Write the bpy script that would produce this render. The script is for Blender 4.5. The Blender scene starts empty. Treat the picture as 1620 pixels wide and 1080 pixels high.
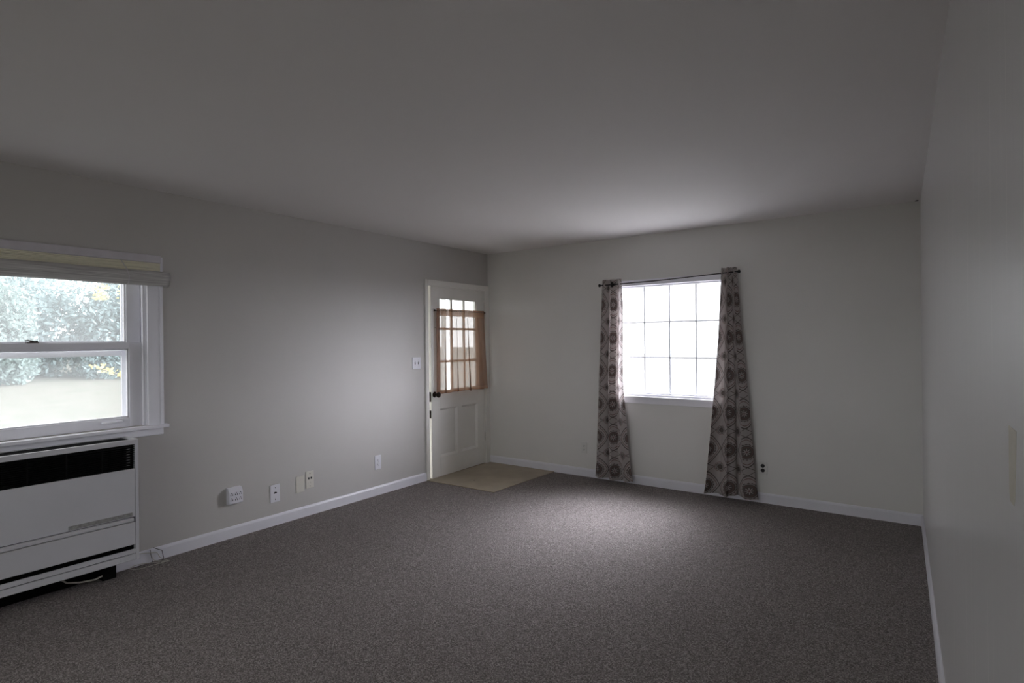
import bpy, bmesh, math, random
from mathutils import Vector, Matrix
random.seed(7)
C = bpy.context.scene.collection
S = bpy.context.scene
PI = math.pi

# ------------------------------------------------------------------ room frame (metres)
XL, XR, D, H, CZ = -4.084, 0.038, 5.219, 2.44, 1.421   # left wall, right wall at far end, far wall, ceiling, eye height
YB = -1.9                                              # wall behind the photographer
RA = 0.01796                                           # the right wall runs very slightly out of square

# ------------------------------------------------------------------ camera
cam_d = bpy.data.cameras.new('camera'); cam = bpy.data.objects.new('camera', cam_d); C.objects.link(cam)
yaw, pitch, roll = 0.62175, -0.00113, -0.01037
f = Vector((-math.sin(yaw)*math.cos(pitch), math.cos(yaw)*math.cos(pitch), math.sin(pitch)))
r = Vector((math.cos(yaw), math.sin(yaw), 0)); u = r.cross(f)
r2 = r*math.cos(roll) + u*math.sin(roll); u2 = -r*math.sin(roll) + u*math.cos(roll)
M = Matrix((r2, u2, -f)).transposed().to_4x4(); M.translation = (0, 0, CZ)
cam.matrix_world = M
cam_d.sensor_width = 36; cam_d.lens = 890.84/1620*36; cam_d.clip_start = 0.03; cam_d.clip_end = 300
S.camera = cam

# ------------------------------------------------------------------ world: bright overcast sky
SKY_BASE = 3.6
SKY_LOBES = [((.83, .53, .15), 78.0, 15.0), ((.12, .70, .70), 88.0, 18.0)]    # two unseen sky lobes added to light the left wall and floor
w = bpy.data.worlds.new('overcast_sky'); S.world = w; w.use_nodes = True
nt = w.node_tree; nt.nodes.clear()
wo = nt.nodes.new('ShaderNodeOutputWorld'); bg = nt.nodes.new('ShaderNodeBackground')
tc = nt.nodes.new('ShaderNodeTexCoord'); sp = nt.nodes.new('ShaderNodeSeparateXYZ')
rp = nt.nodes.new('ShaderNodeValToRGB')
nt.links.new(tc.outputs['Generated'], sp.inputs[0]); nt.links.new(sp.outputs['Z'], rp.inputs[0])
e = rp.color_ramp.elements
e[0].position = 0.0; e[0].color = (0.96, 0.98, 1.0, 1)
e[1].position = 0.8; e[1].color = (1.0, .99, .97, 1)
# added sky glow outside the far window, aimed for the wall and floor glows
def wm(op, a, b):
    x = nt.nodes.new('ShaderNodeMath'); x.operation = op
    for i, v in enumerate((a, b)):
        if isinstance(v, (int, float)): x.inputs[i].default_value = v
        else: nt.links.new(v, x.inputs[i])
    return x.outputs[0]
total = None
for vec, amp, pw_ in SKY_LOBES:
    dt = nt.nodes.new('ShaderNodeVectorMath'); dt.operation = 'DOT_PRODUCT'
    nt.links.new(tc.outputs['Generated'], dt.inputs[0]); dt.inputs[1].default_value = Vector(vec).normalized()
    lobe = wm('MULTIPLY', wm('POWER', wm('MAXIMUM', dt.outputs['Value'], 0.0), pw_), amp)
    total = lobe if total is None else wm('ADD', lobe, total)
bg.inputs[1].default_value = SKY_BASE
bg2 = nt.nodes.new('ShaderNodeBackground'); bg2.inputs[0].default_value = (.90, .90, 1.0, 1); nt.links.new(total, bg2.inputs[1])
ad = nt.nodes.new('ShaderNodeAddShader'); nt.links.new(bg.outputs[0], ad.inputs[0]); nt.links.new(bg2.outputs[0], ad.inputs[1])
nt.links.new(rp.outputs[0], bg.inputs[0])
nt.links.new(ad.outputs[0], wo.inputs[0])

S.view_settings.view_transform = 'Standard'; S.view_settings.look = 'None'
S.view_settings.gamma = 1; S.view_settings.use_curve_mapping = False
S.view_settings.exposure = 0.0
S.cycles.max_bounces = 16; S.cycles.diffuse_bounces = 10; S.cycles.transparent_max_bounces = 24
S.cycles.sample_clamp_indirect = 8; S.cycles.use_denoising = True

# ------------------------------------------------------------------ helpers
def tag(o, label=None, cat=None, group=None, kind=None):
    if label: o['label'] = label
    if cat: o['category'] = cat
    if group: o['group'] = group
    if kind: o['kind'] = kind
    return o
def empty(name, loc):
    o = bpy.data.objects.new(name, None); C.objects.link(o); o.location = loc; o.empty_display_size = .05
    return o
def root_loc(o):
    v = Vector((0, 0, 0))
    while o is not None: v += o.location; o = o.parent
    return v
def obj(name, bm, m, parent=None, bevel=0, smooth=False, mats=None):
    bm.normal_update()
    if parent is None:
        xs = [v.co for v in bm.verts]
        base = Vector(((min(v.x for v in xs)+max(v.x for v in xs))/2, (min(v.y for v in xs)+max(v.y for v in xs))/2, min(v.z for v in xs)))
        off = base
    else:
        off = root_loc(parent); base = Vector((0, 0, 0))
    bmesh.ops.translate(bm, verts=bm.verts, vec=-off)
    me = bpy.data.meshes.new(name); bm.to_mesh(me); bm.free()
    o = bpy.data.objects.new(name, me); C.objects.link(o); o.location = base
    if parent is not None: o.parent = parent
    for mm in (mats or [m]): me.materials.append(mm)
    if smooth:
        for p in me.polygons: p.use_smooth = True
    if bevel:
        b = o.modifiers.new('bevel', 'BEVEL'); b.width = bevel; b.segments = 2; b.limit_method = 'ANGLE'; b.harden_normals = False
    return o
def B(): return bmesh.new()
def box(bm, x0, x1, y0, y1, z0, z1, mi=0):
    x0, x1 = sorted((x0, x1)); y0, y1 = sorted((y0, y1)); z0, z1 = sorted((z0, z1))
    v = [bm.verts.new(p) for p in ((x0,y0,z0),(x1,y0,z0),(x1,y1,z0),(x0,y1,z0),(x0,y0,z1),(x1,y0,z1),(x1,y1,z1),(x0,y1,z1))]
    for q in ((0,3,2,1),(4,5,6,7),(0,1,5,4),(1,2,6,5),(2,3,7,6),(3,0,4,7)):
        fc = bm.faces.new([v[i] for i in q]); fc.material_index = mi
    return v
def prism(bm, prof, a0, a1, place):      # closed 2-D profile swept from a0 to a1; place(a, p, q) -> point
    n = len(prof)
    A = [bm.verts.new(place(a0, *p)) for p in prof]; Z = [bm.verts.new(place(a1, *p)) for p in prof]
    for i in range(n): bm.faces.new((A[i], A[(i+1) % n], Z[(i+1) % n], Z[i]))
    bm.faces.new(A[::-1]); bm.faces.new(Z)
    bmesh.ops.recalc_face_normals(bm, faces=bm.faces)
def tube(bm, pts, rad, n=10, cap=True):
    pts = [Vector(p) for p in pts]; rings = []
    rads = rad if isinstance(rad, (list, tuple)) else [rad]*len(pts)
    prev = None
    for i, p in enumerate(pts):
        t = (pts[min(i+1, len(pts)-1)] - pts[max(i-1, 0)]).normalized()
        if prev is None:
            a = Vector((0, 0, 1)) if abs(t.z) < .9 else Vector((1, 0, 0))
            s = t.cross(a).normalized()
        else:
            s = (prev - t*prev.dot(t)).normalized()
        prev = s; q = t.cross(s)
        rings.append([bm.verts.new(p + (s*math.cos(2*PI*k/n) + q*math.sin(2*PI*k/n))*rads[i]) for k in range(n)])
    for a, b in zip(rings, rings[1:]):
        for k in range(n): bm.faces.new((a[k], a[(k+1) % n], b[(k+1) % n], b[k]))
    if cap: bm.faces.new(rings[0][::-1]); bm.faces.new(rings[-1])
def cyl(bm, c, axis, r0, h, n=24, mi=0):       # lathe of one step
    c = Vector(c); axis = Vector(axis).normalized()
    a = Vector((0, 0, 1)) if abs(axis.z) < .9 else Vector((1, 0, 0))
    s = axis.cross(a).normalized(); q = axis.cross(s)
    A = [bm.verts.new(c + (s*math.cos(2*PI*k/n)+q*math.sin(2*PI*k/n))*r0) for k in range(n)]
    Z = [bm.verts.new(v.co + axis*h) for v in A]
    fs = [bm.faces.new((A[k], A[(k+1) % n], Z[(k+1) % n], Z[k])) for k in range(n)]
    fs += [bm.faces.new(A[::-1]), bm.faces.new(Z)]
    for x in fs: x.material_index = mi
    bmesh.ops.recalc_face_normals(bm, faces=fs)
def lathe(bm, c, axis, prof, n=24):            # prof: list of (along, radius)
    c = Vector(c); axis = Vector(axis).normalized()
    a = Vector((0, 0, 1)) if abs(axis.z) < .9 else Vector((1, 0, 0))
    s = axis.cross(a).normalized(); q = axis.cross(s)
    rings = [[bm.verts.new(c + axis*h + (s*math.cos(2*PI*k/n)+q*math.sin(2*PI*k/n))*max(rr, 1e-4)) for k in range(n)] for h, rr in prof]
    for a1, b1 in zip(rings, rings[1:]):
        for k in range(n): bm.faces.new((a1[k], a1[(k+1) % n], b1[(k+1) % n], b1[k]))
    bm.faces.new(rings[0][::-1]); bm.faces.new(rings[-1])
    bmesh.ops.recalc_face_normals(bm, faces=bm.faces)
# a spot measured on a wall's plane, moved to another depth along the same line of sight as seen from eye height
def ly(y, x): return y*x/XL
def lz(z, x): return CZ+(z-CZ)*x/XL
def bx(x, y): return x*y/D
def bz(z, y): return CZ+(z-CZ)*y/D

# ------------------------------------------------------------------ materials
def mat(name, col, rough=.6, metal=0, spec=.5, noise=0, nscale=8, bump=0, bscale=200, coat=0):
    m = bpy.data.materials.new(name); m.use_nodes = True
    n = m.node_tree; p = n.nodes['Principled BSDF']
    p.inputs['Base Color'].default_value = (*col, 1); p.inputs['Roughness'].default_value = rough
    p.inputs['Metallic'].default_value = metal; p.inputs['Specular IOR Level'].default_value = spec
    p.inputs['Coat Weight'].default_value = coat
    t = n.nodes.new('ShaderNodeTexCoord')
    if noise:
        a = n.nodes.new('ShaderNodeTexNoise'); a.inputs['Scale'].default_value = nscale; a.inputs['Detail'].default_value = 6
        r_ = n.nodes.new('ShaderNodeValToRGB')
        r_.color_ramp.elements[0].position = .3; r_.color_ramp.elements[1].position = .7
        r_.color_ramp.elements[0].color = (*[c*(1-noise) for c in col], 1)
        r_.color_ramp.elements[1].color = (*[min(1, c*(1+noise)) for c in col], 1)
        n.links.new(t.outputs['Object'], a.inputs['Vector']); n.links.new(a.outputs['Fac'], r_.inputs[0])
        n.links.new(r_.outputs[0], p.inputs['Base Color'])
    if bump:
        a = n.nodes.new('ShaderNodeTexNoise'); a.inputs['Scale'].default_value = bscale; a.inputs['Detail'].default_value = 4
        b = n.nodes.new('ShaderNodeBump'); b.inputs['Strength'].default_value = bump; b.inputs['Distance'].default_value = .002
        n.links.new(t.outputs['Object'], a.inputs['Vector']); n.links.new(a.outputs['Fac'], b.inputs['Height'])
        n.links.new(b.outputs[0], p.inputs['Normal'])
    return m
class G:                                       # terse node maths
    def __init__(s, m): s.t = m.node_tree
    def n(s, ty): return s.t.nodes.new(ty)
    def m(s, op, a, b=None, c=None):
        x = s.n('ShaderNodeMath'); x.operation = op
        for i, v in enumerate((a, b, c)):
            if v is None: continue
            if isinstance(v, (int, float)): x.inputs[i].default_value = v
            else: s.t.links.new(v, x.inputs[i])
        return x.outputs[0]
    def mix(s, fac, a, b):
        x = s.n('ShaderNodeMix'); x.data_type = 'RGBA'
        for k, v in ((0, fac), (6, a), (7, b)):
            if isinstance(v, (int, float)): x.inputs[k].default_value = v
            elif isinstance(v, tuple): x.inputs[k].default_value = (*v, 1)
            else: s.t.links.new(v, x.inputs[k])
        return x.outputs[2]

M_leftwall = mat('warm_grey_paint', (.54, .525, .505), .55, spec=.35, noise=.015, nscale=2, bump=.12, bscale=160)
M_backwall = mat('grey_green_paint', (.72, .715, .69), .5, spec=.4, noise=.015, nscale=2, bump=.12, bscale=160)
M_ceil = mat('ceiling_paint', (.76, .74, .73), .8, spec=.2, noise=.01, nscale=1.5, bump=.1, bscale=120)
M_trim = mat('white_trim_paint', (.78, .78, .83), .35, noise=.02, nscale=6)
M_doorwhite = mat('door_white_paint', (.84, .83, .79), .4, noise=.02, nscale=5)
M_frame = mat('window_white_paint', (.85, .85, .90), .35, noise=.02, nscale=7)
M_enamel = mat('white_enamel', (.60, .60, .63), .32, noise=.012, nscale=5)
M_black = mat('black_grille_metal', (.004, .004, .0045), .6, spec=.15)
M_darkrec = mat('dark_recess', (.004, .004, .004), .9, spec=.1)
M_badge = mat('worn_grey_badge', (.33, .33, .32), .5, metal=.2, noise=.25, nscale=60)
M_plate = mat('white_plastic_plate', (.74, .74, .79), .3)
M_ivory = mat('ivory_plastic_plate', (.66, .64, .57), .35)
M_paintedplate = mat('painted_over_plate', (.68, .68, .655), .45)
M_slot = mat('dark_slot', (.01, .01, .012), .6)
M_bronze = mat('dark_bronze', (.035, .025, .02), .38, metal=.8, noise=.3, nscale=30)
M_rod = mat('black_iron_rod', (.02, .018, .018), .45, metal=.5)
M_hinge = mat('painted_hinge', (.55, .54, .5), .45, metal=.3)
M_wire = mat('off_white_wire', (.50, .48, .42), .5)
M_concrete = mat('pale_concrete', (.38, .375, .36), .9, noise=.08, nscale=3)
M_porch = mat('porch_white_paint', (.7, .72, .70), .6, noise=.03, nscale=4)
M_bark = mat('grey_bark', (.13, .11, .09), .9, noise=.3, nscale=14)
M_strip = mat('beige_strip', (.52, .49, .41), .6, noise=.05, nscale=30)

# right wall: painted panelling with brush streaks and fine grooves, semi-gloss
M_right = mat('glossy_panel_paint', (.63, .625, .62), .28, spec=.55)
g = G(M_right); t = g.n('ShaderNodeTexCoord'); s_ = g.n('ShaderNodeSeparateXYZ'); g.t.links.new(t.outputs['Object'], s_.inputs[0])
def streak(sy, sz, det=3):
    cb = g.n('ShaderNodeCombineXYZ'); g.t.links.new(g.m('MULTIPLY', s_.outputs['Y'], sy), cb.inputs[1]); g.t.links.new(g.m('MULTIPLY', s_.outputs['Z'], sz), cb.inputs[2])
    a = g.n('ShaderNodeTexNoise'); a.inputs['Scale'].default_value = 1; a.inputs['Detail'].default_value = det
    g.t.links.new(cb.outputs[0], a.inputs['Vector']); return a.outputs['Fac']
fine, broad = streak(160, 2.2), streak(9, .7, 2)
scr = g.n('ShaderNodeMapRange'); scr.inputs[1].default_value = .66; scr.inputs[2].default_value = .74
g.t.links.new(streak(70, .9, 1), scr.inputs[0])
# regular board grooves every 0.19 m
gr = g.m('ABSOLUTE', g.m('SUBTRACT', g.m('FRACT', g.m('DIVIDE', g.m('ADD', s_.outputs['Y'], 10.06), .2032)), .5))
grv = g.n('ShaderNodeMapRange'); grv.inputs[1].default_value = .012; grv.inputs[2].default_value = .0; g.t.links.new(gr, grv.inputs[0])
hsum = g.m('ADD', g.m('ADD', g.m('MULTIPLY', fine, .16), g.m('MULTIPLY', broad, 1.0)), g.m('MULTIPLY', grv.outputs[0], -.25))
bp = g.n('ShaderNodeBump'); bp.inputs['Strength'].default_value = .55; bp.inputs['Distance'].default_value = .002
g.t.links.new(hsum, bp.inputs['Height']); P = g.t.nodes['Principled BSDF']; g.t.links.new(bp.outputs[0], P.inputs['Normal'])
colr = g.mix(g.m('MULTIPLY', scr.outputs[0], .7), (.62, .615, .61), (.76, .75, .73)); g.t.links.new(colr, P.inputs['Base Color'])

# carpet: speckled brown-grey loop pile
M_carpet = mat('speckled_carpet', (.15, .13, .12), .95, spec=.1)
g = G(M_carpet); t = g.n('ShaderNodeTexCoord'); P = g.t.nodes['Principled BSDF']
def nz(scale, det, ty='ShaderNodeTexNoise'):
    a = g.n(ty); a.inputs['Scale'].default_value = scale
    if 'Detail' in a.inputs: a.inputs['Detail'].default_value = det
    g.t.links.new(t.outputs['Object'], a.inputs['Vector']); return a
n1 = nz(170, 5); n2 = nz(38, 3); n3 = nz(1.6, 3); n4 = nz(230, 1)
r1 = g.n('ShaderNodeValToRGB'); g.t.links.new(n1.outputs['Fac'], r1.inputs[0])
ee = r1.color_ramp.elements; ee[0].position = .36; ee[0].color = (.075, .066, .062, 1); ee[1].position = .66; ee[1].color = (.50, .46, .44, 1)
m_ = ee.new(.5); m_.color = (.21, .188, .18, 1)
c1 = g.mix(g.m('MULTIPLY', n2.outputs['Fac'], .45), r1.outputs[0], (.20, .178, .17))
c2 = g.mix(g.m('MULTIPLY', n3.outputs['Fac'], .3), c1, (.17, .152, .146))
g.t.links.new(c2, P.inputs['Base Color'])
bp = g.n('ShaderNodeBump'); bp.inputs['Strength'].default_value = .8; bp.inputs['Distance'].default_value = .006
g.t.links.new(n4.outputs['Fac'], bp.inputs['Height']); g.t.links.new(bp.outputs[0], P.inputs['Normal'])

# vinyl entry panel with faint tile seams
M_vinyl = mat('beige_vinyl', (.34, .29, .215), .45, spec=.4, noise=.12, nscale=5)

# window glass: thin pane, with a translucent veil mixed in to imitate glare haze
def glass(name, veil, dcol=(.8, .85, .88)):
    m = bpy.data.materials.new(name); m.use_nodes = True; n = m.node_tree; n.nodes.clear()
    o = n.nodes.new('ShaderNodeOutputMaterial'); tr = n.nodes.new('ShaderNodeBsdfTransparent'); gl = n.nodes.new('ShaderNodeBsdfGlossy')
    gl.inputs['Roughness'].default_value = .02; tl = n.nodes.new('ShaderNodeBsdfTranslucent'); tl.inputs[0].default_value = (*dcol, 1)
    fr = n.nodes.new('ShaderNodeFresnel'); fr.inputs[0].default_value = 1.45
    m1 = n.nodes.new('ShaderNodeMixShader'); m2 = n.nodes.new('ShaderNodeMixShader'); m1.inputs[0].default_value = veil
    n.links.new(tr.outputs[0], m1.inputs[1]); n.links.new(tl.outputs[0], m1.inputs[2])
    ge = n.nodes.new('ShaderNodeNewGeometry'); fm = n.nodes.new('ShaderNodeMath'); fm.operation = 'SUBTRACT'; fm.use_clamp = True   # reflect at the entry face of the pane only
    n.links.new(fr.outputs[0], fm.inputs[0]); n.links.new(ge.outputs['Backfacing'], fm.inputs[1])
    n.links.new(fm.outputs[0], m2.inputs[0]); n.links.new(m1.outputs[0], m2.inputs[1]); n.links.new(gl.outputs[0], m2.inputs[2])
    n.links.new(m2.outputs[0], o.inputs[0]); return m
M_glass = glass('glare_veil_glass', .16)
M_glass2 = glass('faint_veil_glass', .03)
# white grille between the panes, made translucent to imitate window glare
def transl(name, col, mixf, tcol=None, alpha=0, rough=.7):
    m = bpy.data.materials.new(name); m.use_nodes = True; n = m.node_tree; n.nodes.clear()
    o = n.nodes.new('ShaderNodeOutputMaterial'); df = n.nodes.new('ShaderNodeBsdfDiffuse'); tl = n.nodes.new('ShaderNodeBsdfTranslucent')
    df.inputs[0].default_value = (*col, 1); tl.inputs[0].default_value = (*(tcol or col), 1)
    mx = n.nodes.new('ShaderNodeMixShader'); mx.inputs[0].default_value = mixf
    n.links.new(df.outputs[0], mx.inputs[1]); n.links.new(tl.outputs[0], mx.inputs[2]); out = mx
    if alpha:
        tr = n.nodes.new('ShaderNodeBsdfTransparent'); m2 = n.nodes.new('ShaderNodeMixShader'); m2.inputs[0].default_value = alpha
        n.links.new(mx.outputs[0], m2.inputs[1]); n.links.new(tr.outputs[0], m2.inputs[2]); out = m2
    n.links.new(out.outputs[0], o.inputs[0]); return m, n, df, tl, mx, (m2 if alpha else None)
M_grid = transl('translucent_white_grille', (.5, .5, .52), .10)[0]

# ------------------------------------------------------------------ room shell
def struct(name, bm, m, **k):
    return tag(obj(name, bm, m, **k), kind='structure')
TH = .16
W1 = dict(y0=.44, y1=ly(1.604, XL-.0), z0=.895, z1=1.99)       # left window opening
DR = dict(y0=4.205, y1=5.142, z1=2.008)                         # door opening
W2 = dict(x0=-2.425, x1=-1.385, z0=.885, z1=1.955)             # back window opening
b = B()
xa, xb = XL-TH, XL
box(b, xa, xb, YB-TH, W1['y0'], 0, H)
box(b, xa, xb, W1['y0'], W1['y1'], 0, W1['z0']); box(b, xa, xb, W1['y0'], W1['y1'], W1['z1'], H)
box(b, xa, xb, W1['y1'], DR['y0'], 0, H)
box(b, xa, xb, DR['y0'], DR['y1'], DR['z1'], H)
box(b, xa, xb, DR['y1'], D+TH, 0, H)
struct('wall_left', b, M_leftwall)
b = B()
box(b, XL, W2['x0'], D, D+TH, 0, H); box(b, W2['x1'], XR+.3, D, D+TH, 0, H)
box(b, W2['x0'], W2['x1'], D, D+TH, 0, W2['z0']); box(b, W2['x0'], W2['x1'], D, D+TH, W2['z1'], H)
struct('wall_back', b, M_backwall)
def xr(y): return XR + RA*(D-y)
b = B()
vs = [(xr(D), D), (xr(YB), YB), (xr(YB)+TH, YB), (xr(D)+TH, D)]
lo = [b.verts.new((x, y, 0)) for x, y in vs]; hi = [b.verts.new((x, y, H)) for x, y in vs]
for i in range(4): b.faces.new((lo[i], lo[(i+1) % 4], hi[(i+1) % 4], hi[i]))
b.faces.new(lo); b.faces.new(hi); bmesh.ops.recalc_face_normals(b, faces=b.faces)
struct('wall_right', b, M_right)
b = B()
W_FILL = dict(x0=-3.3, x1=-.7, z0=.8, z1=2.05)            # unseen opening added behind the photographer to light the near end
box(b, XL, W_FILL['x0'], YB-TH, YB, 0, H); box(b, W_FILL['x1'], xr(YB)+TH, YB-TH, YB, 0, H)
box(b, W_FILL['x0'], W_FILL['x1'], YB-TH, YB, 0, W_FILL['z0']); box(b, W_FILL['x0'], W_FILL['x1'], YB-TH, YB, W_FILL['z1'], H)
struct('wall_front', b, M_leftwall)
b = B(); box(b, XL-TH, xr(YB)+TH, YB-TH, D+TH, -.12, 0); struct('floor', b, M_carpet)
b = B(); box(b, XL-TH, xr(YB)+TH, YB-TH, D+TH, H, H+.12); struct('ceiling', b, M_ceil)

# baseboards: flat board with an eased top
BBH = .085
prof = [(0, 0), (.013, 0), (.013, BBH-.016), (.008, BBH-.004), (.004, BBH), (0, BBH)]
b = B(); prism(b, prof, 1.40, 4.163, lambda a, p, q: (XL+p, a, q)); struct('baseboard_left', b, M_trim)
b = B(); prism(b, prof, XL+.022, xr(D)-.0, lambda a, p, q: (a, D-p, q)); struct('baseboard_back', b, M_trim)
b = B(); prism(b, prof, YB, D-.013, lambda a, p, q: (xr(a)-p, a, q)); struct('baseboard_right', b, M_trim)

# ------------------------------------------------------------------ door
ya, yb_ = 4.232, 5.134            # leaf
T = .042
door = tag(empty('door_1', (XL, (DR['y0']+DR['y1'])/2, 0)), kind='structure')
b = B()
box(b, XL, XL+.018, 4.165, 4.208, 0, 2.062); box(b, XL, XL+.018, 5.146, 5.2185, 0, 2.062); box(b, XL, XL+.018, 4.213, 5.146, 2.004, 2.062); box(b, XL-.075, XL-T-.012, 4.21, 5.138, 1.985, 2.006)
# jamb lining
box(b, XL-TH, XL, DR['y0']-.001, DR['y0']+.004, 0, 2.006); box(b, XL-TH, XL, DR['y1']-.004, DR['y1']+.001, 0, 2.006); box(b, XL-TH, XL, DR['y0'], DR['y1'], 2.003, 2.009)
obj('door_frame', b, M_doorwhite, door, bevel=.002)
b = B()
gy0, gy1, gz0, gz1 = 4.362, 5.004, .885, 1.885
x0, x1 = XL-T, XL
box(b, x0, x1, ya, gy0, .008, 1.998); box(b, x0, x1, gy1, yb_, .008, 1.998)
box(b, x0, x1, gy0, gy1, gz1, 1.998); box(b, x0, x1, gy0, gy1, .715, gz0); box(b, x0, x1, gy0, gy1, .008, .21)
box(b, x0, x1, 4.645, 4.72, .21, .715)
for p0, p1 in ((gy0, 4.645), (4.72, gy1)):                      # recessed panels with a bevelled rim
    box(b, x0+.006, x1-.024, p0, p1, .21, .715)
    o_ = [b.verts.new((x1-.002, y, z)) for y, z in ((p0, .21), (p1, .21), (p1, .715), (p0, .715))]
    i_ = [b.verts.new((x1-.023, y, z)) for y, z in ((p0+.020, .230), (p1-.020, .230), (p1-.020, .695), (p0+.020, .695))]
    for k in range(4): b.faces.new((o_[k], o_[(k+1) % 4], i_[(k+1) % 4], i_[k]))
    bmesh.ops.recalc_face_normals(b, faces=b.faces)
for z in (1.21, 1.556): box(b, x0+.008, x1-.008, gy0, gy1, z-.012, z+.012)
for y in (4.576, 4.79): box(b, x0+.009, x1-.009, y-.012, y+.012, gz0, gz1)
for (a0, a1, c0, c1) in ((gy0, gy0+.014, gz0, gz1), (gy1-.014, gy1, gz0, gz1), (gy0, gy1, gz0, gz0+.014), (gy0, gy1, gz1-.014, gz1)):
    box(b, x0+.008, x1-.006, a0, a1, c0, c1)
def ajar(bm, ang=math.radians(1.7)):                               # leaf stands a little open on its hinges
    bmesh.ops.rotate(bm, verts=bm.verts, cent=(XL, yb_, 0), matrix=Matrix.Rotation(ang, 3, 'Z'))
ajar(b)
leaf = obj('door_leaf', b, M_doorwhite, door, bevel=.002)
b = B(); box(b, XL-.023, XL-.019, gy0+.002, gy1-.002, gz0+.002, gz1-.002); ajar(b); obj('glass_pane', b, M_glass, leaf)
b = B()
lathe(b, (XL, 4.275, .872), (1, 0, 0), [(0, .030), (.004, .030), (.008, .026), (.010, .012), (.034, .011), (.040, .020), (.048, .028), (.058, .029), (.066, .024), (.070, .012), (.071, 0)])
ajar(b); obj('door_knob', b, M_bronze, leaf, smooth=True)
b = B(); box(b, XL-.033, XL-.009, ya-.0015, ya+.002, .80, .90); box(b, XL-.027, XL-.015, ya-.013, ya, .86, .88); ajar(b); obj('latch_plate', b, M_bronze, leaf)
b = B(); box(b, XL-.033, XL-.009, ya-.0015, ya+.002, .63, .71); box(b, XL-.027, XL-.015, ya-.010, ya, .655, .70); ajar(b); obj('lock_plate', b, M_bronze, leaf)
for z in (.32, 1.72):
    b = B(); cyl(b, (XL+.004, yb_+.004, z-.045), (0, 0, 1), .006, .09, 12); cyl(b, (XL+.004, yb_+.004, z-.05), (0, 0, 1), .004, .10, 12)
    box(b, XL-.0005, XL+.0015, yb_-.0, yb_+.01, z-.044, z+.044); obj('hinge', b, M_hinge, door)
for (y, z) in ((4.288, 1.565),):
    b = B(); cyl(b, (XL+.018, y, z), (1, 0, 0), .004, .006, 10); tube(b, [(XL+.018, y, z), (XL+.034, y, z), (XL+.036, y, z+.008)], .0018, 6); obj('hook', b, M_bronze, leaf)

# cafe curtain on the door
def clothmat(name):
    m, n, df, tl, mx, m2 = transl(name, (.34, .20, .135), .30, (.42, .26, .18), alpha=.3)
    gg = G(m); uv = gg.n('ShaderNodeUVMap'); sx = gg.n('ShaderNodeSeparateXYZ'); gg.t.links.new(uv.outputs[0], sx.inputs[0])
    # header and hem are doubled cloth: less see-through
    hem = gg.m('MAXIMUM', gg.m('LESS_THAN', sx.outputs[1], .040), gg.m('GREATER_THAN', sx.outputs[1], .915))
    wv = gg.m('MULTIPLY', gg.m('ADD', gg.m('SINE', gg.m('MULTIPLY', sx.outputs[0], 900)), gg.m('SINE', gg.m('MULTIPLY', sx.outputs[1], 1100))), .03)
    al = gg.m('ADD', gg.m('MULTIPLY', gg.m('SUBTRACT', 1, hem), .26), gg.m('ADD', wv, .03))
    gg.t.links.new(al, m2.inputs[0])
    return m
M_sheer = clothmat('rust_brown_sheer')
cc = empty('cafe_curtain', (XL+.05, 4.7, .88)); tag(cc, 'rust brown sheer cafe curtain hanging across the glass of the white door', 'curtain')
b = B(); uvl = b.loops.layers.uv.new('UVMap')
NU, NV = 220, 50; grid = []
rnd = random.Random(3)
ph = [rnd.uniform(0, 6.28) for _ in range(4)]
for j in range(NV+1):
    v = j/NV; row = []                                          # v = 0 bottom, 1 top
    for i in range(NU+1):
        uu = i/NU
        # gathered tight at the header, falling to a few broad folds
        yl, yr = 4.282, 5.075 + .035*(1-v)
        y = yl + (yr-yl)*uu
        fa = .004*math.sin(uu*2*PI*26 + ph[0])*v**3
        q5 = uu*2*PI*4.3 + ph[1] + .8*(1-v)*math.sin(3*uu+1)
        fb = (.014*(1-v)+.003)*math.sin(q5)
        fc_ = (.008*(1-v)+.002)*math.sin(uu*2*PI*11.5 + ph[2] + .5*(1-v))
        swing = .030*(1-v)*max(0, uu-.72)/.28
        x = XL + .052 + fa + fb + fc_ + swing + .012*(1-v)
        if v > .94: x = XL + .052 + fa*1.2 + .0045*math.cos((v-.955)/.045*PI/2)
        z = .880 + (1.765-.880)*v + .004*math.sin(uu*2*PI*5.2+ph[1])*(1-v)
        y += (.030 + .016*(1-v))*(1 if v < .88 else max(0, (.91-v)/.03))*math.cos(q5)*math.sin(PI*min(1, max(0, uu)))**.5
        row.append(b.verts.new((max(x, XL+.034), y, z)))
    grid.append(row)
for j in range(NV):
    for i in range(NU):
        fc = b.faces.new((grid[j][i], grid[j][i+1], grid[j+1][i+1], grid[j+1][i]))
        for l, (a, c) in zip(fc.loops, ((i, j), (i+1, j), (i+1, j+1), (i, j+1))): l[uvl].uv = (a/NU, c/NV)
obj('sheer_panel', b, M_sheer, cc, smooth=True)
b = B(); tube(b, [(XL+.05, 4.272, 1.745), (XL+.05, 5.085, 1.745)], .0045, 10)
for y in (4.268, 5.088): lathe(b, (XL+.05, y, 1.745), (0, 1 if y > 4.5 else -1, 0), [(0, .0045), (.003, .009), (.010, .009), (.013, .004)], 12)
obj('curtain_rod', b, M_bronze, cc, smooth=True)
for y in (4.276, 5.080):
    b = B(); box(b, XL+.001 if y > 4.7 else XL+.018, XL+.05, y-.003, y+.003, 1.737, 1.750); box(b, XL+.001 if y > 4.7 else XL+.018, XL+.022, y-.007, y+.007, 1.727, 1.763); obj('rod_bracket', b, M_bronze, cc)

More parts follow.
